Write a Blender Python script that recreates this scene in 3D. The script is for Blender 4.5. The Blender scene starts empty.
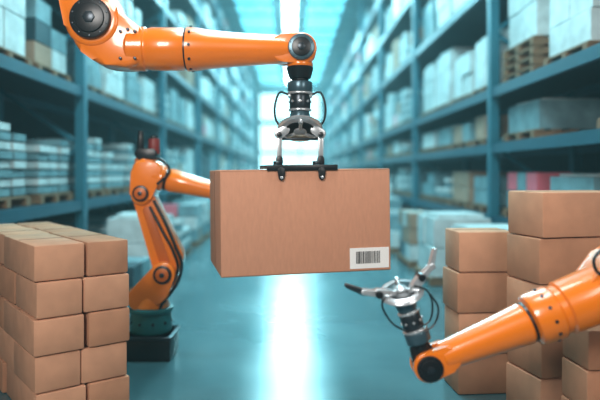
import bpy, bmesh, math, random
from mathutils import Vector, Matrix
random.seed(7)
scene = bpy.context.scene
try:
    scene.view_settings.view_transform = 'Standard'
    scene.view_settings.look = 'None'
except Exception:
    pass

# ------------------------------------------------------------ materials
def new_mat(name, col, rough=0.5, metal=0.0, noise=0.0, nscale=8.0, bump=0.0, coat=0.0, emit=None, es=0.0, stretch=(1,1,1)):
    m = bpy.data.materials.new(name)
    m.use_nodes = True
    nt = m.node_tree
    b = nt.nodes['Principled BSDF']
    b.inputs['Base Color'].default_value = (*col, 1)
    b.inputs['Roughness'].default_value = rough
    b.inputs['Metallic'].default_value = metal
    if coat:
        b.inputs['Coat Weight'].default_value = coat
        b.inputs['Coat Roughness'].default_value = 0.08
    if emit:
        b.inputs['Emission Color'].default_value = (*emit, 1)
        b.inputs['Emission Strength'].default_value = es
    if noise or bump:
        tc = nt.nodes.new('ShaderNodeTexCoord')
        mp = nt.nodes.new('ShaderNodeMapping')
        mp.inputs['Scale'].default_value = stretch
        n = nt.nodes.new('ShaderNodeTexNoise')
        n.inputs['Scale'].default_value = nscale
        n.inputs['Detail'].default_value = 5
        nt.links.new(tc.outputs['Object'], mp.inputs['Vector'])
        nt.links.new(mp.outputs[0], n.inputs['Vector'])
        if noise:
            r = nt.nodes.new('ShaderNodeValToRGB')
            r.color_ramp.elements[0].position = 0.3
            r.color_ramp.elements[1].position = 0.7
            r.color_ramp.elements[0].color = tuple(max(0, c*(1-noise)) for c in col)+(1,)
            r.color_ramp.elements[1].color = tuple(min(1, c*(1+noise)) for c in col)+(1,)
            nt.links.new(n.outputs['Fac'], r.inputs[0])
            nt.links.new(r.outputs[0], b.inputs['Base Color'])
        if bump:
            bp = nt.nodes.new('ShaderNodeBump')
            bp.inputs['Strength'].default_value = bump
            bp.inputs['Distance'].default_value = 0.01
            nt.links.new(n.outputs['Fac'], bp.inputs['Height'])
            nt.links.new(bp.outputs[0], b.inputs['Normal'])
    return m

M_OR  = new_mat('orange_paint', (0.90, 0.205, 0.008), 0.28, 0, 0.05, 3.0, coat=0.8)
M_OR2 = new_mat('orange_paint_dark', (0.55, 0.11, 0.006), 0.4)
M_BK  = new_mat('black_plastic', (0.008, 0.009, 0.011), 0.33)
M_DK  = new_mat('dark_anodised_metal', (0.04, 0.05, 0.06), 0.3, 0.6)
M_SV  = new_mat('brushed_aluminium', (0.60, 0.63, 0.65), 0.26, 0.6, 0.12, 40)
M_STB = new_mat('blued_steel', (0.07, 0.13, 0.16), 0.28, 0.5)
M_TEAL= new_mat('teal_paint', (0.015, 0.15, 0.16), 0.4)
M_RED = new_mat('red_plastic', (0.22, 0.02, 0.015), 0.4)
M_CB  = new_mat('cardboard', (0.585, 0.275, 0.165), 0.85, 0, 0.05, 60, 0.08, stretch=(1,1,0.25))
M_CB2 = new_mat('cardboard_light', (0.55, 0.275, 0.16), 0.85, 0, 0.11, 6, 0.1)
M_CB3 = new_mat('cardboard_mid', (0.44, 0.21, 0.115), 0.85, 0, 0.12, 6, 0.1)
M_SEAM= new_mat('cardboard_seam', (0.20, 0.085, 0.045), 0.9)
M_TAPE= new_mat('packing_tape', (0.55, 0.31, 0.18), 0.3)
M_WH  = new_mat('label_paper', (0.86, 0.86, 0.84), 0.6)
M_INK = new_mat('label_ink', (0.02, 0.02, 0.02), 0.6)
M_RACK= new_mat('rack_blue_steel', (0.020, 0.14, 0.19), 0.4, 0.2, 0.1, 3)
M_BEAM= new_mat('rack_beam_steel', (0.015, 0.09, 0.13), 0.4, 0.2, 0.1, 3)
M_DECK= new_mat('rack_deck', (0.005, 0.02, 0.028), 0.6)  # near-black: the shade inside the racks is put into this colour
M_G1  = new_mat('goods_pale', (0.52, 0.60, 0.60), 0.45, 0, 0.2, 5)
M_G2  = new_mat('goods_grey', (0.15, 0.27, 0.30), 0.5, 0, 0.25, 5)
M_G3  = new_mat('goods_cardboard', (0.33, 0.22, 0.15), 0.7, 0, 0.15, 5)
M_G4  = new_mat('goods_dark', (0.015, 0.05, 0.065), 0.5, 0, 0.2, 5)
M_G5  = new_mat('goods_pink', (0.65, 0.14, 0.18), 0.5)
M_WOOD= new_mat('pallet_wood', (0.20, 0.12, 0.065), 0.8, 0, 0.25, 10, stretch=(1, 6, 6))
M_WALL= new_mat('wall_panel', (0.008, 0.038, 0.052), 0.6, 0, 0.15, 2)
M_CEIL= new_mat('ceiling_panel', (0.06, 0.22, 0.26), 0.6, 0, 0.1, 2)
M_TRUSS= new_mat('truss_steel', (0.04, 0.15, 0.19), 0.5, 0.2)
M_GAN = new_mat('gantry_steel', (0.05, 0.09, 0.11), 0.45, 0.3)
M_GLOW = new_mat('roof_glow_centre', (0.8, 0.95, 1.0), 0.5, emit=(0.72, 0.97, 1.0), es=11.0)  # emission for the added roof strips
M_GLOW2= new_mat('roof_glow_side', (0.5, 0.8, 0.9), 0.5, emit=(0.12, 0.66, 0.78), es=1.9)
M_ENDGLOW = new_mat('end_wall_glow', (0.5, 0.85, 0.9), 0.5, emit=(0.45, 0.88, 0.95), es=2.6)  # emission for the added end wall panels

def floor_mat():
    m = bpy.data.materials.new('polished_concrete'); m.use_nodes = True
    nt = m.node_tree; b = nt.nodes['Principled BSDF']
    tc = nt.nodes.new('ShaderNodeTexCoord')
    n = nt.nodes.new('ShaderNodeTexNoise'); n.inputs['Scale'].default_value = 0.9; n.inputs['Detail'].default_value = 6
    r = nt.nodes.new('ShaderNodeValToRGB')
    r.color_ramp.elements[0].color = (0.040, 0.105, 0.122, 1); r.color_ramp.elements[0].position = 0.3
    r.color_ramp.elements[1].color = (0.075, 0.165, 0.185, 1); r.color_ramp.elements[1].position = 0.75
    rr = nt.nodes.new('ShaderNodeMapRange'); rr.inputs['To Min'].default_value = 0.12; rr.inputs['To Max'].default_value = 0.28
    nt.links.new(tc.outputs['Object'], n.inputs['Vector'])
    nt.links.new(n.outputs['Fac'], r.inputs[0]); nt.links.new(r.outputs[0], b.inputs['Base Color'])
    nt.links.new(n.outputs['Fac'], rr.inputs['Value']); nt.links.new(rr.outputs[0], b.inputs['Roughness'])
    return m
M_FLOOR = floor_mat()

# ------------------------------------------------------------ mesh builder
def hull2d(pts):
    pts = sorted(set((round(a, 6), round(b, 6)) for a, b in pts))
    def half(ps):
        h = []
        for p in ps:
            while len(h) >= 2 and (h[-1][0]-h[-2][0])*(p[1]-h[-2][1])-(h[-1][1]-h[-2][1])*(p[0]-h[-2][0]) <= 1e-9:
                h.pop()
            h.append(p)
        return h
    a = half(pts); b = half(pts[::-1])
    return a[:-1]+b[:-1]

class Builder:
    def __init__(self):
        self.bm = bmesh.new(); self.mats = []
    def mi(self, m):
        if m not in self.mats: self.mats.append(m)
        return self.mats.index(m)
    def merge(self, tb, mat):
        i = self.mi(mat)
        bmesh.ops.recalc_face_normals(tb, faces=tb.faces)
        for f in tb.faces: f.material_index = i; f.smooth = True
        me = bpy.data.meshes.new('tmp'); tb.to_mesh(me); tb.free()
        self.bm.from_mesh(me); bpy.data.meshes.remove(me)
    def lathe(self, p0, p1, prof, mat, seg=40, squash=1.0):
        """revolved body; prof = [(distance fraction, radius)]"""
        p0 = Vector(p0); p1 = Vector(p1); ax = p1-p0
        q = ax.normalized().to_track_quat('Z', 'Y')
        tb = bmesh.new(); rings = []
        for t, r in prof:
            ring = []
            for k in range(seg):
                a = 2*math.pi*k/seg
                ring.append(tb.verts.new(p0+ax*t+q @ Vector((math.cos(a)*r, math.sin(a)*r*squash, 0))))
            rings.append(ring)
        for a, b in zip(rings[:-1], rings[1:]):
            for k in range(seg):
                tb.faces.new((a[k], a[(k+1) % seg], b[(k+1) % seg], b[k]))
        tb.faces.new(rings[0][::-1]); tb.faces.new(rings[-1])
        self.merge(tb, mat)
    def cyl(self, p0, p1, r, mat, r2=None, ch=0.12, seg=32):
        r2 = r if r2 is None else r2
        L = (Vector(p1)-Vector(p0)).length
        c = min(ch*min(r, r2), L*0.3); t = c/L
        self.lathe(p0, p1, [(0, r-c), (t*0.3, r-c*0.3), (t, r), (1-t, r2), (1-t*0.3, r2-c*0.3), (1, r2-c)], mat, seg)
    def prism(self, outline, y0, y1, mat, bev=0.01, segs=3, M=None):
        """outline in x-z, extruded in y"""
        tb = bmesh.new()
        a = [tb.verts.new((x, y0, z)) for x, z in outline]
        b = [tb.verts.new((x, y1, z)) for x, z in outline]
        n = len(a)
        f0 = tb.faces.new(a); f1 = tb.faces.new(b[::-1])
        for k in range(n): tb.faces.new((a[k], b[k], b[(k+1) % n], a[(k+1) % n]))
        if bev:
            es = list(set(list(f0.edges)+list(f1.edges)))
            bmesh.ops.bevel(tb, geom=es, offset=bev, segments=segs, profile=0.5, affect='EDGES', clamp_overlap=True)
        if M is not None: tb.transform(M)
        self.merge(tb, mat)
    def link(self, circles, y0, y1, mat, bev=0.02, n=28, M=None):
        pts = []
        for cx, cz, r in circles:
            for k in range(n):
                a = 2*math.pi*k/n; pts.append((cx+math.cos(a)*r, cz+math.sin(a)*r))
        self.prism(hull2d(pts), y0, y1, mat, bev, M=M)
    def box(self, c, size, mat, bev=0.004, M=None, segs=2):
        tb = bmesh.new(); bmesh.ops.create_cube(tb, size=1)
        tb.transform(Matrix.Translation(c) @ Matrix.Diagonal((*size, 1)))
        if bev: bmesh.ops.bevel(tb, geom=list(tb.edges), offset=bev, segments=segs, profile=0.5, affect='EDGES')
        if M is not None: tb.transform(M)
        self.merge(tb, mat)
    def tube(self, pts, r, mat, seg=10, sub=8):
        P = [Vector(p) for p in pts]; P = [P[0]*2-P[1]]+P+[P[-1]*2-P[-2]]
        path = []
        for i in range(1, len(P)-2):
            for k in range(sub):
                t = k/sub
                path.append(0.5*((2*P[i])+(-P[i-1]+P[i+1])*t+(2*P[i-1]-5*P[i]+4*P[i+1]-P[i+2])*t*t+(-P[i-1]+3*P[i]-3*P[i+1]+P[i+2])*t**3))
        path.append(P[-2])
        tb = bmesh.new(); rings = []; up = Vector((0.13, 0.9, 0.31)).normalized()
        for i, p in enumerate(path):
            d = (path[min(i+1, len(path)-1)]-path[max(i-1, 0)]).normalized()
            s = d.cross(up).normalized(); u = s.cross(d)
            rings.append([tb.verts.new(p+(s*math.cos(2*math.pi*k/seg)+u*math.sin(2*math.pi*k/seg))*r) for k in range(seg)])
        for a, b in zip(rings[:-1], rings[1:]):
            for k in range(seg): tb.faces.new((a[k], a[(k+1) % seg], b[(k+1) % seg], b[k]))
        tb.faces.new(rings[0][::-1]); tb.faces.new(rings[-1])
        self.merge(tb, mat)
    def cap(self, x, z, y, r, depth, mat_rim, mat_face, bolts=8):
        """round joint cover facing -Y with stepped face and bolts"""
        self.cyl((x, y, z), (x, y-depth, z), r, mat_rim, ch=0.15)
        self.cyl((x, y-depth*0.9, z), (x, y-depth*1.35, z), r*0.72, mat_face, ch=0.2)
        self.cyl((x, y-depth*1.3, z), (x, y-depth*1.6, z), r*0.30, M_DK, ch=0.3, seg=6)
        for k in range(bolts):
            a = 2*math.pi*(k+0.5)/bolts
            bx, bz = x+math.cos(a)*r*0.86, z+math.sin(a)*r*0.86
            self.cyl((bx, y-depth*0.9, bz), (bx, y-depth*1.15, bz), r*0.05, M_DK, seg=8)
    def finish(self, name, angle=35, parent=None):
        me = bpy.data.meshes.new(name); self.bm.to_mesh(me); self.bm.free()
        for m in self.mats: me.materials.append(m)
        me.set_sharp_from_angle(angle=math.radians(angle))
        ob = bpy.data.objects.new(name, me); scene.collection.objects.link(ob)
        if parent: ob.parent = parent
        return ob

class Fast:
    """many plain cuboids in one mesh"""
    def __init__(self): self.v = []; self.f = []; self.m = []; self.mats = []
    def box(self, c, s, mat, rz=0.0):
        if mat not in self.mats: self.mats.append(mat)
        i = len(self.v); cs, sn = math.cos(rz), math.sin(rz)
        for dz in (-.5, .5):
            for dx, dy in ((-.5, -.5), (.5, -.5), (.5, .5), (-.5, .5)):
                x, y = dx*s[0], dy*s[1]
                self.v.append((c[0]+x*cs-y*sn, c[1]+x*sn+y*cs, c[2]+dz*s[2]))
        for q in ((0, 3, 2, 1), (4, 5, 6, 7), (0, 1, 5, 4), (1, 2, 6, 5), (2, 3, 7, 6), (3, 0, 4, 7)):
            self.f.append(tuple(i+k for k in q)); self.m.append(self.mats.index(mat))
    def strut(self, a, b, w, mat):
        if mat not in self.mats: self.mats.append(mat)
        a = Vector(a); b = Vector(b); q = (b-a).normalized().to_track_quat('Z', 'Y'); i = len(self.v)
        for p in (a, b):
            for dx, dy in ((-1, -1), (1, -1), (1, 1), (-1, 1)):
                self.v.append(tuple(p+q @ Vector((dx*w/2, dy*w/2, 0))))
        for qd in ((0, 3, 2, 1), (4, 5, 6, 7), (0, 1, 5, 4), (1, 2, 6, 5), (2, 3, 7, 6), (3, 0, 4, 7)):
            self.f.append(tuple(i+k for k in qd)); self.m.append(self.mats.index(mat))
    def finish(self, name, bevel=0):
        me = bpy.data.meshes.new(name); me.from_pydata(self.v, [], self.f)
        for m in self.mats: me.materials.append(m)
        me.polygons.foreach_set('material_index', self.m); me.update()
        ob = bpy.data.objects.new(name, me); scene.collection.objects.link(ob)
        if bevel:
            bv = ob.modifiers.new('Bevel', 'BEVEL'); bv.width = bevel; bv.segments = 2
        return ob

EYE = 1.7
# working plane: drawing units -> metres for a vertical plane at distance y
class Plane:
    def __init__(self, y): self.y = y; self.s = y/600.0
    def xz(self, u, v): return ((u-290)*self.s, EYE-(v-172)*self.s)
    def p(self, u, v, dy=0.0):
        x, z = self.xz(u, v); return Vector((x, self.y+dy, z))
    def c(self, u, v, r): return (*self.xz(u, v), r*self.s)

# ------------------------------------------------------------ room shell
Y0, Y1, WX, CH = -7.0, 62.0, 6.2, 10.6
def slab(name, c, s, mat):
    f = Fast(); f.box(c, s, mat); return f.finish(name)
slab('floor', (0, (Y0+Y1)/2, -0.05), (2*WX+0.4, Y1-Y0, 0.1), M_FLOOR)
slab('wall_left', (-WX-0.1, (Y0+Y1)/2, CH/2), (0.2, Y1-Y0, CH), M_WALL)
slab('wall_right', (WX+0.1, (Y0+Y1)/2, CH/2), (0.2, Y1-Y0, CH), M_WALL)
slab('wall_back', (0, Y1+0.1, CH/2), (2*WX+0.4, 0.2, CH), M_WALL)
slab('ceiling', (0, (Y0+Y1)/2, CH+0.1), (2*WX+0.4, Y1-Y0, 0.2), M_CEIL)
slab('roof_glow_strip_1', (0, 33, CH-0.035), (0.75, 56, 0.06), M_GLOW)  # added glowing strips: make the bright central band and its floor reflection
slab('roof_glow_strip_2', (-1.9, 33, CH-0.035), (1.9, 56, 0.06), M_GLOW2)
slab('roof_glow_strip_3', (1.9, 33, CH-0.035), (1.9, 56, 0.06), M_GLOW2)
n = 1
for zc in (2.2, 5.2, 8.4):
    for xc in (-2.1, 0, 2.1):
        slab('end_glow_panel_%d' % n, (xc, Y1-0.035, zc), (1.95, 0.06, 2.7), M_ENDGLOW); n += 1  # added glowing panels, stand in for the pale glow at the aisle end
tr = Fast()
for k in range(10):
    y = 8+5.8*k
    tr.box((0, y, CH-0.14), (2*WX-0.02, 0.12, 0.1), M_TRUSS)
    tr.box((0, y, CH-0.75), (2*WX-0.02, 0.1, 0.1), M_TRUSS)
    for j in range(12):
        x0 = -WX+0.03+j*(WX-0.03)/6; x1 = x0+(WX-0.03)/12; x2 = x0+(WX-0.03)/6
        tr.strut((x0, y, CH-0.14), (x1, y, CH-0.75), 0.05, M_TRUSS)
        tr.strut((x1, y, CH-0.75), (x2, y, CH-0.14), 0.05, M_TRUSS)
tr.finish('roof_truss')

# ------------------------------------------------------------ racks
RX, RD = 3.2, 1.3
LV = {-1: [0.16, 1.28, 3.0, 4.45, 5.9, 7.35, 8.8], 1: [0.16, 1.02, 2.15, 3.02, 4.75, 6.3, 7.8]}
UP = {-1: [3.35+5.85*k for k in range(10)], 1: [3.6+5.85*k for k in range(10)]}
for sd in (-1, 1):
    rk = Fast()
    for y in UP[sd]:
        for x in (RX, RX+RD):
            rk.box((sd*x, y, 4.75), (0.14, 0.15, 9.5), M_RACK)
            rk.box((sd*x, y, 0.01), (0.24, 0.24, 0.02), M_RACK)
        z = 0.3; k = 0
        while z < 9.2:
            a, b = (RX, RX+RD) if k % 2 == 0 else (RX+RD, RX)
            rk.strut((sd*a, y, z), (sd*b, y, z+0.9), 0.06, M_RACK); z += 0.9; k += 1
    ys, ye = UP[sd][0], UP[sd][-1]
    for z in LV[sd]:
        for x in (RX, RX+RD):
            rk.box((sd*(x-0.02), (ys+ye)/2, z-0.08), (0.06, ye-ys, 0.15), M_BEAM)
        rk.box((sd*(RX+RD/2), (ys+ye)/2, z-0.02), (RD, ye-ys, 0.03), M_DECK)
    rk.finish('pallet_rack')

def pallet(f, x, y, z, w=1.1, l=1.15):
    for k in range(3): f.box((x, y-l/2+0.06+k*(l-0.12)/2, z+0.05), (w, 0.1, 0.09), M_WOOD)
    for k in range(5): f.box((x-w/2+0.08+k*(w-0.16)/4, y, z+0.11), (0.13, l, 0.025), M_WOOD)
    return z+0.125
def load(f, x, y, z, hmax, kind=None, w=1.0, l=1.1):
    kind = kind or random.choice(['boxes', 'boxes', 'boxes', 'piles', 'piles', 'wrap', 'wrap', 'mixed', 'mixed'])
    h = random.uniform(0.65, 1.0)*hmax
    if kind == 'boxes' or kind == 'mixed':
        nz = max(1, round(h/0.32)); ny = random.choice([2, 3]); bz = h/nz
        m0 = random.choice([M_G1, M_G1, M_G2, M_G2, M_G3, M_G4])
        for i in range(nz):
            for j in range(ny):
                for q in range(2):
                    if i == nz-1 and random.random() < 0.3: continue
                    m = random.choice([M_G1, M_G2, M_G3, M_G5 if random.random() < .35 else M_G4]) if kind == 'mixed' else m0
                    f.box((x+(q-.5)*w/2, y-l/2+(j+.5)*l/ny, z+(i+.5)*bz), (w/2-0.03, l/ny-0.03, bz-0.015), m, random.uniform(-.03, .03))
    elif kind == 'wrap':
        mm = random.choice([M_G1, M_G1, M_G2])
        nz = max(1, round(h/0.4))
        for i in range(nz):
            for j in range(2):
                f.box((x+random.uniform(-.02, .02), y+(j-.5)*l*0.49, z+(i+.5)*h/nz), (w*0.95, l*0.475, h/nz-0.012), mm, random.uniform(-.03, .03))
        f.box((x, y, z+h*1.03), (w*0.8, l*0.7, h*0.06), M_G1, 0.1)
    else:
        nl = max(2, int(h/0.11))
        for j in range(3):
            for k in range(nl-random.choice([0, 0, 1, 2])):
                f.box((x+random.uniform(-.02, .02), y-l/2+(j+.5)*l/3, z+(k+.5)*0.11), (w, l/3-0.05, 0.085), M_G1 if k % 2 else M_G2)
for sd in (-1, 1):
    g = Fast()
    for b in range(9):
        ya = UP[sd][b]
        for li, z in enumerate(LV[sd]):
            top = LV[sd][li+1] if li+1 < len(LV[sd]) else z+1.2
            gap = top-z-0.35
            for k in range(4):
                if random.random() < 0.06: continue
                y = ya+0.75+k*1.42+random.uniform(-.06, .06)
                x = sd*(RX+RD/2-0.05)
                zz = pallet(g, x, y, z)
                kd = None
                hm = max(0.3, gap-0.1)
                if li <= 1 and b <= 1 and sd < 0: kd = 'piles'; hm = min(hm, 1.0)
                if sd > 0 and li == 3 and b == 0: kd = 'wrap'
                if sd > 0 and li == 3 and b == 0 and k == 3:
                    for q in range(3): zz = pallet(g, x, y, zz+0.005)
                if sd > 0 and li == 4 and b == 0: kd = 'boxes'
                if sd > 0 and li in (3, 4) and b == 1: kd = 'wrap'; hm = 1.2
                if sd < 0 and li in (2, 3) and b == 0: kd = 'mixed' if k % 2 else 'wrap'
                load(g, x, y, zz, min(hm, 1.3), kd)
    g.finish('palletized_goods')
for sd in (-1, 1):
    g = Fast()
    y = 8.6 if sd < 0 else 7.6
    while y < 52:
        x = sd*2.55
        zz = pallet(g, x, y, 0.0, 0.95, 1.1)
        load(g, x, y, zz, random.uniform(0.7, 1.25), random.choice(['boxes', 'piles', 'wrap', 'mixed', 'mixed']), 0.9, 1.05)
        y += random.uniform(1.3, 2.0)
    g.finish('floor_pallet_load')

# ------------------------------------------------------------ cardboard stacks
def add_carton(B, M, w, d, h, mat, jit=0.0, seam=True):
    R = M @ Matrix.Translation((w/2, d/2, 0)) @ Matrix.Rotation(jit, 4, 'Z')
    B.box((0, 0, h/2), (w-0.014, d-0.014, h-0.007), mat, 0.013, R)
    if seam:
        B.box((0, 0, h-0.003), (w-0.03, 0.005, 0.003), M_SEAM, 0, R)

def frame(x, y, ang, z=0.0):
    return Matrix.Translation((x, y, z)) @ Matrix.Rotation(math.radians(ang), 4, 'Z')

# left pile
B = Builder()
F = frame(-1.665, 3.90, 37.7)
rows = 5; rh = 1.22/rows
for r in range(rows):
    cuts = [0, 0.345, 0.655] if r % 2 == 0 else [0, 0.315, 0.655]
    d0 = 0.0
    for dl in ((0.86, 0.55, 0.55) if r % 2 == 0 else (0.55, 0.86, 0.55)):
        for i in range(2):
            w = cuts[i+1]-cuts[i]
            m = random.choice([M_CB2, M_CB3, M_CB2])
            add_carton(B, F @ Matrix.Translation((cuts[i]+random.uniform(-.012, .012), d0+random.uniform(-.012, .012), r*rh)), w, dl, rh, m, random.uniform(-.015, .015))
        d0 += dl+0.006
B.finish('cardboard_box_stack')

# right piles
B = Builder()
F = frame(1.673, 4.0, 12)
for r in range(5):
    add_carton(B, F @ Matrix.Translation((random.uniform(-.012, .012), random.uniform(-.01, .01), r*0.3135)), 0.72, 0.42, 0.3135, M_CB3 if r % 2 else M_CB2, random.uniform(-.02, .02))
B.finish('cardboard_box_stack')
B = Builder()
F = frame(1.265, 4.55, 3)
for r in range(4):
    add_carton(B, F @ Matrix.Translation((random.uniform(-.01, .01), random.uniform(-.01, .01), r*0.312)), 0.45, 0.36, 0.312, M_CB2 if r % 2 else M_CB3, random.uniform(-.03, .03))
B.finish('cardboard_box_stack')
B = Builder()
F = frame(1.78, 3.60, 3)
for r in range(3):
    add_carton(B, F @ Matrix.Translation((random.uniform(-.01, .01), 0, r*0.25)), 0.5, 0.33, 0.25, M_CB3, random.uniform(-.02, .02))
B.finish('cardboard_box_stack')

# ------------------------------------------------------------ carried carton
th, rl = math.radians(12.5), math.radians(0.6)
ex = Vector((math.cos(th)*math.cos(rl), math.sin(th)*math.cos(rl), math.sin(rl)))
ey = Vector((-math.sin(th), math.cos(th), 0)); ez = ex.cross(ey)
CW, CD, CHH = 1.205, 0.80, 0.72
O = Vector((-0.467, 4.0, 1.712))   # front-left-top corner
MB = Matrix(((ex.x, ey.x, ez.x, O.x), (ex.y, ey.y, ez.y, O.y), (ex.z, ey.z, ez.z, O.z), (0, 0, 0, 1)))
B = Builder()
B.box((CW/2, CD/2, -CHH/2), (CW, CD, CHH), M_CB, 0.008, MB, 3)
B.box((CW/2, CD/2, 0.0005), (CW-0.02, 0.004, 0.002), M_SEAM, 0, MB)
B.box((CW/2, CD/2, 0.001), (CW-0.01, 0.06, 0.002), M_TAPE, 0, MB)
B.box((-0.001, CD/2, -CHH/2), (0.002, 0.004, CHH-0.02), M_SEAM, 0, MB)
B.box((CW/2, -0.0005, -0.006), (CW-0.02, 0.002, 0.0025), M_SEAM, 0, MB)
B.box((CW/2, -0.0005, -CHH+0.006), (CW-0.02, 0.002, 0.0025), M_SEAM, 0, MB)
lx0, lx1, lz0, lz1 = CW-0.305, CW-0.015, -CHH+0.02, -CHH+0.165
B.box(((lx0+lx1)/2, -0.002, (lz0+lz1)/2), (lx1-lx0, 0.003, lz1-lz0), M_WH, 0, MB)
x = lx0+0.045
while x < lx1-0.07:
    w = random.choice([0.003, 0.005, 0.008])
    B.box((x+w/2, -0.0042, (lz0+lz1)/2+0.005), (w, 0.002, 0.085), M_INK, 0, MB)
    x += w+random.choice([0.003, 0.005])
B.finish('cardboard_box')

# ------------------------------------------------------------ gripper head
def gripper_head(B, wrist, palm, s, tilt):
    d = palm-wrist; L = d.length; u = d.normalized()
    B.cyl(wrist, wrist+u*L*0.22, 8.5*s, M_BK)
    B.cyl(wrist+u*L*0.20, wrist+u*L*0.38, 12.5*s, M_STB)
    B.cyl(wrist+u*L*0.38, wrist+u*L*0.42, 13*s, M_SV)
    B.cyl(wrist+u*L*0.42, wrist+u*L*0.66, 10.5*s, M_DK)
    B.cyl(wrist+u*L*0.66, wrist+u*L*0.70, 11.5*s, M_SV)
    B.cyl(wrist+u*L*0.70, wrist+u*L*0.95, 9.5*s, M_STB, 12*s)
    side = u.cross(Vector((0, 1, 0))).normalized()
    for k in range(8):
        a = 2*math.pi*k/8
        r = (side*math.cos(a)+u.cross(side)*math.sin(a))
        c = wrist+u*L*0.54+r*10.2*s
        B.cyl(c, c+r*1.3*s, 1.4*s, M_SV, seg=8)
    t = tilt.normalized()
    B.lathe(palm-t*3*s, palm+t*2*s, [(0, 18*s), (0.2, 21*s), (0.5, 22.5*s), (0.8, 21.5*s), (1, 20*s)], M_SV)
    B.lathe(palm+t*1.5*s, palm+t*3.2*s, [(0, 15*s), (0.6, 15*s), (1, 14*s)], M_BK)
    B.lathe(palm+t*3*s, palm+t*6*s, [(0, 6.5*s), (0.5, 6.5*s), (1, 4*s)], M_SV)
    a0 = t.cross(Vector((0, 0, 1)) if abs(t.z) < 0.9 else Vector((0, 1, 0))).normalized(); b0 = t.cross(a0)
    for k in range(3):
        a = 2*math.pi*k/3+0.5
        r = a0*math.cos(a)+b0*math.sin(a)
        B.cyl(palm+t*4*s, palm+r*17*s+t*4*s, 1.8*s, M_SV, seg=12)
        B.cyl(palm+r*17.5*s+t*1.5*s, palm+r*17.5*s+t*6*s, 2.4*s, M_SV, seg=12)
    return t

# ------------------------------------------------------------ robot arm over the box (hung from gantry)
P = Plane(4.3); s = P.s; B = Builder()
hd = 0.15
B.link([P.c(98, 24, 27), P.c(90, 0, 24)], P.y-hd, P.y+hd, M_OR, 0.035)
B.link([P.c(92, 10, 24), P.c(72, -100, 28)], P.y-hd+0.03, P.y+hd-0.03, M_OR, 0.04)
B.link([P.c(104, 34, 27), P.c(130, 48, 22), P.c(112, 46, 22)], P.y-hd+0.015, P.y+hd-0.015, M_OR, 0.04)
B.cap(*P.xz(98, 24), P.y-hd+0.002, 20*s, 0.04, M_BK, M_BK, 10)
B.cyl(P.p(98, 24, hd-0.01), P.p(98, 24, hd+0.16), 19*s, M_BK)
for u, v in ((126, 36), (140, 36), (126, 62), (140, 62), (133, 34)):
    B.cyl(P.p(u, v, -hd+0.03), P.p(u, v, -hd-0.003), 1.5*s, M_DK, seg=8)
B.lathe(P.p(128, 49), P.p(290, 50), [(0, 19*s), (0.02, 22*s), (0.11, 22*s), (0.12, 20.5*s), (0.135, 20.5*s), (0.15, 21.5*s), (0.34, 21.3*s), (0.355, 20*s), (0.365, 20*s), (0.37, 22*s), (0.43, 21.5*s), (0.50, 19.5*s), (0.66, 17*s), (0.80, 15.5*s), (0.95, 14.2*s), (1, 13*s)], M_OR)
B.lathe(P.p(186, 49), P.p(188.5, 49), [(0, 20.8*s), (1, 20.8*s)], M_BK)
for k in range(10):
    a = 2*math.pi*k/10
    c = P.p(192, 49)+Vector((0, math.cos(a), math.sin(a)))*21.8*s
    B.cyl(c, c+Vector((0, math.cos(a), math.sin(a)))*1.2*s, 1.5*s, M_DK, seg=8)
B.link([P.c(301, 50, 15.5), P.c(284, 50, 14)], P.y-0.085, P.y-0.035, M_OR, 0.015)
B.link([P.c(301, 50, 15.5), P.c(284, 50, 14)], P.y+0.035, P.y+0.085, M_OR, 0.015)
B.link([P.c(301, 50, 13), P.c(300, 62, 10)], P.y-0.04, P.y+0.04, M_OR2, 0.01)
B.cap(*P.xz(301, 49.5), P.y-0.083, 13*s, 0.03, M_STB, M_BK, 8)
B.cyl(P.p(300, 62), P.p(300, 67.5), 13*s, M_OR)
B.cyl(P.p(300, 67), P.p(300, 79), 13.5*s, M_BK, 11*s)
palm = P.p(300, 129)
gripper_head(B, P.p(300, 70), palm, s, Vector((0, -0.60, -1)))
for sg in (-1, 1):
    B.tube([P.p(300+sg*10, 96, -0.02), P.p(300+sg*20, 93, -0.03), P.p(300+sg*25, 106, -0.03), P.p(300+sg*24, 120, -0.02), P.p(300+sg*17, 130, -0.01)], 1.1*s, M_BK)
    B.cyl(P.p(300+sg*8, 96, -0.02), P.p(300+sg*12, 96, -0.02), 2.6*s, M_SV, seg=12)
    xo = 300+sg*20.5
    B.link([P.c(xo, 134, 5), P.c(xo-sg*6, 130, 4.5)], P.y-0.05, P.y+0.03, M_SV, 0.006)
    B.cyl(P.p(xo, 135, -0.065), P.p(xo, 135, 0.045), 2.6*s, M_BK, seg=16)
    B.link([P.c(xo, 136, 2.8), P.c(xo, 161, 2.4)], P.y-0.045, P.y-0.01, M_SV, 0.004)
    B.link([P.c(xo, 159, 3.4), P.c(xo, 162.5, 3.6)], P.y-0.055, P.y+0.005, M_BK, 0.004)
B.cyl(P.p(279, 139, 0), P.p(321, 139, 0), 1.3*s, M_DK, seg=12)
c0, c1 = 0.315, 0.815
B.box(((c0+c1)/2, 0.13, 0.018), (c1-c0, 0.28, 0.026), M_BK, 0.004, MB)
B.box(((c0+c1)/2, -0.010, 0.012), (c1-c0, 0.012, 0.040), M_BK, 0.003, MB)
for xx in (0.415, 0.70):
    B.link([(xx, -0.01, 0.026), (xx, -0.055, 0.02)], -0.022, -0.005, M_BK, 0.004, M=MB)
    B.cyl(MB @ Vector((xx, -0.02, -0.055)), MB @ Vector((xx, -0.03, -0.055)), 0.011, M_SV, seg=12)
    B.cyl(MB @ Vector((xx, 0.12, 0.03)), MB @ Vector((xx, 0.12, 0.06)), 0.03, M_DK, seg=16)
sh = P.p(72, -100)
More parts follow.
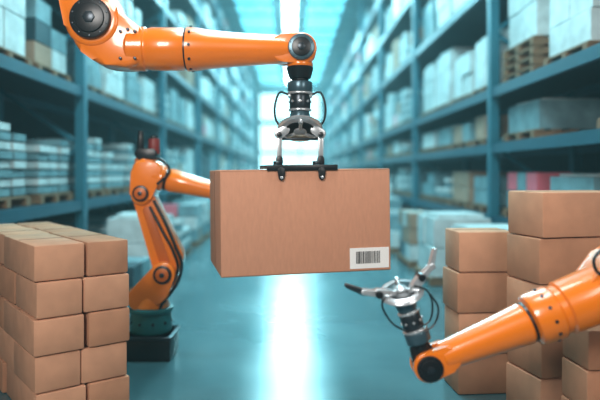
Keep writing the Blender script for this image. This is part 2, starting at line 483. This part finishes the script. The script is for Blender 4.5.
B.cap(sh.x, sh.z, P.y-hd+0.03, 22*s, 0.04, M_BK, M_BK)
B.link([P.c(72, -100, 30), P.c(72, -150, 34)], P.y-0.24, P.y-0.13, M_OR, 0.03)
B.link([P.c(72, -100, 30), P.c(72, -150, 34)], P.y+0.13, P.y+0.24, M_OR, 0.03)
B.cyl((sh.x, P.y, sh.z+0.26), (sh.x, P.y, sh.z+0.48), 0.29, M_OR)
B.cyl((sh.x, P.y, sh.z+0.47), (sh.x, P.y, sh.z+0.60), 0.24, M_BK, 0.30)
B.finish('industrial_robot_arm')
gz = sh.z+0.61
g = Fast()
g.box((0, P.y, gz+0.15), (5.72, 0.24, 0.24), M_GAN)
g.box((sh.x, P.y, gz+0.015), (0.8, 0.7, 0.03), M_GAN)
for sg in (-1, 1):
    g.box((sg*2.78, P.y, (gz+0.04)/2), (0.16, 0.16, gz+0.04), M_GAN)
    g.box((sg*2.78, P.y, 0.01), (0.3, 0.3, 0.02), M_GAN)
    g.strut((sg*2.78, P.y, gz-0.6), (sg*2.2, P.y, gz+0.05), 0.08, M_GAN)
g.finish('overhead_gantry', 0.006)

# ------------------------------------------------------------ robot arm lower right
P = Plane(3.3); s = P.s; B = Builder()
B.link([P.c(427, 364, 15.5), P.c(446, 356, 13)], P.y-0.07, P.y-0.03, M_OR, 0.012)
B.link([P.c(427, 364, 15.5), P.c(446, 356, 13)], P.y+0.03, P.y+0.07, M_OR, 0.012)
B.link([P.c(427, 364, 14), P.c(421, 350, 11)], P.y-0.032, P.y+0.032, M_BK, 0.008)
B.cap(*P.xz(427, 364.5), P.y-0.068, 13*s, 0.022, M_BK, M_BK, 8)
a0 = P.p(440, 357.5); a1 = P.p(666, 266)
L = 226.0
def fr(u): return (u-440)/L
B.lathe(a0, a1, [(0, 11*s), (fr(443), 14*s), (fr(470), 16*s), (fr(500), 18.5*s), (fr(524), 21*s), (fr(526), 19.5*s), (fr(529), 19.5*s), (fr(531), 25*s), (fr(535), 26.5*s), (fr(553), 27*s), (fr(556), 24.5*s), (fr(561), 24.5*s), (fr(563), 27*s), (fr(600), 28*s), (1, 29*s)], M_OR)
ax = (a1-a0).normalized()
B.lathe(a0+(a1-a0)*fr(526.5), a0+(a1-a0)*fr(529), [(0, 20.3*s), (1, 20.3*s)], M_BK)
for k in range(12):
    a = 2*math.pi*k/12
    r = ax.cross(Vector((0, 1, 0))).normalized(); q = ax.cross(r)
    dr = r*math.cos(a)+q*math.sin(a)
    c = a0+(a1-a0)*fr(545)+dr*26.2*s
    B.cyl(c, c+dr*1.6*s, 1.8*s, M_DK, seg=8)
B.link([P.c(592, 292, 16), P.c(615, 264, 18), P.c(640, 280, 24)], P.y-0.11, P.y+0.11, M_OR, 0.03)
B.cap(*P.xz(668, 266), P.y-0.16, 28*s, 0.03, M_BK, M_BK, 10)
B.link([P.c(668, 266, 36)], P.y-0.16, P.y+0.16, M_OR, 0.03)
B.link([P.c(668, 266, 30), P.c(706, 405, 34)], P.y-0.12, P.y+0.12, M_OR, 0.04)
B.link([P.c(706, 405, 36), P.c(706, 440, 36)], P.y-0.21, P.y-0.11, M_OR, 0.03)
B.link([P.c(706, 405, 36), P.c(706, 440, 36)], P.y+0.11, P.y+0.21, M_OR, 0.03)
bx = P.xz(706, 0)[0]
B.cyl((bx, P.y, 0.16), (bx, P.y, 0.30), 0.23, M_OR)
B.cyl((bx, P.y, 0.0), (bx, P.y, 0.17), 0.27, M_TEAL, 0.24)
B.tube([P.p(612, 236, -0.1), P.p(600, 240, -0.12), P.p(590, 246, -0.13), P.p(582, 256, -0.13), P.p(586, 268, -0.12), P.p(598, 272, -0.1), P.p(612, 264, -0.09)], 1.6*s, M_BK)
B.tube([P.p(616, 232, -0.09), P.p(604, 234, -0.1), P.p(596, 246, -0.12), P.p(594, 258, -0.12), P.p(600, 264, -0.11)], 1.8*s, M_BK)
B.cyl(P.p(594, 266, -0.125), P.p(602, 246, -0.125), 4.5*s, M_SV, seg=16)
palm = P.p(401, 292)
gripper_head(B, P.p(424, 354), palm, s, Vector((-0.2, -0.42, 1)))
for pts in ([(415, 326), (428, 318), (430, 300), (424, 288), (412, 284)], [(407, 330), (392, 322), (383, 310), (381, 300), (388, 292)], [(417, 333), (432, 322), (436, 306), (428, 292)]):
    B.tube([P.p(u, v, -0.05) for u, v in pts], 1.0*s, M_BK)
def jaw(pts, w):
    for (u0, v0, r0), (u1, v1, r1), m in pts:
        B.link([P.c(u0, v0, r0), P.c(u1, v1, r1)], P.y-w, P.y+w*0.4, m, 0.004)
jaw([((411, 290, 4), (421, 276, 4), M_SV), ((420, 277, 3.0), (431, 265, 2.4), M_SV)], 0.05)
jaw([((430, 267, 2.6), (434, 249, 1.6), M_SV)], 0.035)
B.cyl(P.p(420, 276, -0.06), P.p(420, 276, 0.03), 3.6*s, M_BK, seg=16)
B.cyl(P.p(431, 266, -0.045), P.p(431, 266, 0.02), 2.6*s, M_BK, seg=16)
jaw([((391, 293, 4), (377, 292, 4), M_SV), ((378, 293, 3.0), (363, 291, 2.6), M_SV)], 0.05)
jaw([((364, 292, 3.0), (346, 285, 1.8), M_DK)], 0.035)
B.cyl(P.p(378, 293, -0.06), P.p(378, 293, 0.03), 3.8*s, M_BK, seg=16)
B.cyl(P.p(363, 291, -0.045), P.p(363, 291, 0.02), 2.8*s, M_SV, seg=16)
B.finish('industrial_robot_arm')

# ------------------------------------------------------------ robot arm standing at left
P = Plane(5.58); s = P.s; B = Builder()
cx = P.xz(152, 0)[0]
ptop = P.xz(0, 331)[1]
B.box((cx, P.y, ptop/2), (45*s, 0.42, ptop), M_BK, 0.01)
B.box((cx, P.y, ptop-0.015), (48*s, 0.45, 0.03), M_DK, 0.006)
B.cyl(P.p(151, 331), P.p(151, 309), 21*s, M_TEAL, 20*s)
for k in range(10):
    a = 2*math.pi*k/10
    c = P.p(151, 320)+Vector((math.cos(a), math.sin(a), 0))*20.3*s
    B.cyl(c, c+Vector((math.cos(a), math.sin(a), 0))*1.4*s, 1.5*s, M_DK, seg=8)
B.cyl(P.p(151, 311), P.p(151, 306), 22*s, M_TEAL)
B.cyl(P.p(151, 307), P.p(151, 293), 19*s, M_OR, 16*s)
B.link([P.c(144, 296, 13), P.c(160, 288, 12), P.c(166, 272, 12)], P.y-0.15, P.y-0.07, M_OR, 0.02)
B.link([P.c(144, 296, 13), P.c(160, 288, 12), P.c(166, 272, 12)], P.y+0.07, P.y+0.15, M_OR, 0.02)
B.cap(*P.xz(166, 272), P.y-0.148, 9*s, 0.03, M_BK, M_OR2, 6)
B.link([P.c(168, 268, 12.5), P.c(173, 256, 11.5), P.c(144, 194, 10)], P.y-0.08, P.y+0.08, M_OR, 0.03)
B.link([P.c(167, 262, 5), P.c(149, 210, 4)], P.y-0.09, P.y-0.07, M_OR2, 0.006)
B.link([P.c(144, 194, 11), P.c(147, 172, 13), P.c(153, 172, 12)], P.y-0.12, P.y+0.12, M_OR, 0.03)
B.cap(*P.xz(144, 193), P.y-0.118, 8*s, 0.03, M_BK, M_OR2, 6)
B.cyl(P.p(146, 170), P.p(146, 158), 11*s, M_OR)
B.link([P.c(142, 154, 5), P.c(154, 154, 5), P.c(148, 158, 6)], P.y-0.10, P.y+0.10, M_BK, 0.012)
B.cyl(P.p(141, 151, -0.03), P.p(142, 131, -0.03), 4*s, M_BK, 3*s)
B.cyl(P.p(155, 154, -0.04), P.p(155, 139, -0.04), 6*s, M_RED, 5.5*s)
B.cyl(P.p(155, 140, -0.04), P.p(155, 136, -0.04), 4*s, M_BK)
B.lathe(P.p(150, 175), P.p(248, 199), [(0, 10*s), (0.05, 13*s), (0.14, 13*s), (0.16, 11*s), (0.2, 11*s), (0.22, 12*s), (0.4, 10.5*s), (0.6, 9*s), (1, 7.5*s)], M_OR)
B.lathe(P.p(166, 179), P.p(168.5, 179.7), [(0, 11.6*s), (1, 11.6*s)], M_BK)
B.link([P.c(250, 199, 9), P.c(252, 208, 7)], P.y-0.06, P.y+0.06, M_OR, 0.015)
B.cap(*P.xz(250, 199), P.y-0.06, 7*s, 0.02, M_BK, M_BK, 6)
gripper_head(B, P.p(252, 212), P.p(252, 240), s*0.55, Vector((0, -0.2, -1)))
for sg in (-1, 1):
    B.link([P.c(252+sg*9, 242, 2.5), P.c(252+sg*10, 258, 1.8)], P.y-0.03, P.y+0.03, M_SV, 0.004)
B.tube([P.p(150, 158, -0.1), P.p(165, 160, -0.13), P.p(172, 172, -0.12), P.p(160, 184, -0.13)], 1.3*s, M_BK)
B.tube([P.p(156, 200, -0.09), P.p(168, 222, -0.12), P.p(178, 245, -0.13), P.p(184, 262, -0.12), P.p(180, 280, -0.12), P.p(166, 300, -0.12)], 1.6*s, M_BK)
B.tube([P.p(152, 206, -0.09), P.p(164, 228, -0.12), P.p(176, 250, -0.13), P.p(180, 268, -0.12), P.p(170, 290, -0.12), P.p(160, 312, -0.14)], 1.4*s, M_BK)
B.finish('industrial_robot_arm')

# ------------------------------------------------------------ lights
def area(name, loc, target, size, power, col, sy=None):
    l = bpy.data.lights.new(name, 'AREA'); l.energy = power; l.color = col; l.size = size
    if sy: l.shape = 'RECTANGLE'; l.size_y = sy
    o = bpy.data.objects.new(name, l); scene.collection.objects.link(o)
    o.location = loc; o.rotation_euler = (Vector(target)-Vector(loc)).to_track_quat('-Z', 'Y').to_euler()
    return o
area('key_lamp', (-1.8, -1.5, 4.2), (0.1, 4.2, 1.2), 2.0, 320, (1.0, 0.97, 0.93))
area('fill_lamp', (2.6, 0.2, 3.4), (1.0, 4.5, 1.0), 1.4, 60, (1.0, 0.95, 0.9))
area('top_lamp', (0.3, 3.6, 6.2), (0, 4.4, 0), 1.6, 140, (0.95, 1.0, 1.0))
area('rack_front_fill', (0, 5.6, 8.4), (0, 15, 2.5), 2.0, 650, (0.50, 0.92, 1.0))  # added light, brightens goods faces against the dark rack interiors
for k, y in enumerate((11, 18, 26, 36, 48)):
    area('far_rack_fill_%d' % (k+1), (0, y, 9.4), (0, y+0.01, 0), 2.5, (400, 900, 1300, 1700, 2000)[k], (0.36, 0.88, 1.0), 3.0)  # added cyan lights that lift the distant racks

w = bpy.data.worlds.new('World'); scene.world = w; w.use_nodes = True
wn = w.node_tree
wn.nodes['Background'].inputs[0].default_value = (0.12, 0.55, 0.65, 1)
wn.nodes['Background'].inputs[1].default_value = 0.4
# thin cyan haze volume, added to pale the far aisle
vs = wn.nodes.new('ShaderNodeVolumeScatter')
vs.inputs['Color'].default_value = (0.55, 0.93, 1.0, 1)
vs.inputs['Density'].default_value = 0.006
vs.inputs['Anisotropy'].default_value = 0.3
wn.links.new(vs.outputs[0], wn.nodes['World Output'].inputs['Volume'])

# ------------------------------------------------------------ camera
cd = bpy.data.cameras.new('camera'); cam = bpy.data.objects.new('camera', cd)
scene.collection.objects.link(cam)
cam.location = (0, 0, EYE); cam.rotation_euler = (math.radians(90), 0, 0)
cd.sensor_width = 36; cd.lens = 36
cd.shift_x = 10/600; cd.shift_y = -28/600
cd.dof.use_dof = True; cd.dof.focus_distance = 4.1; cd.dof.aperture_fstop = 0.58
scene.camera = cam
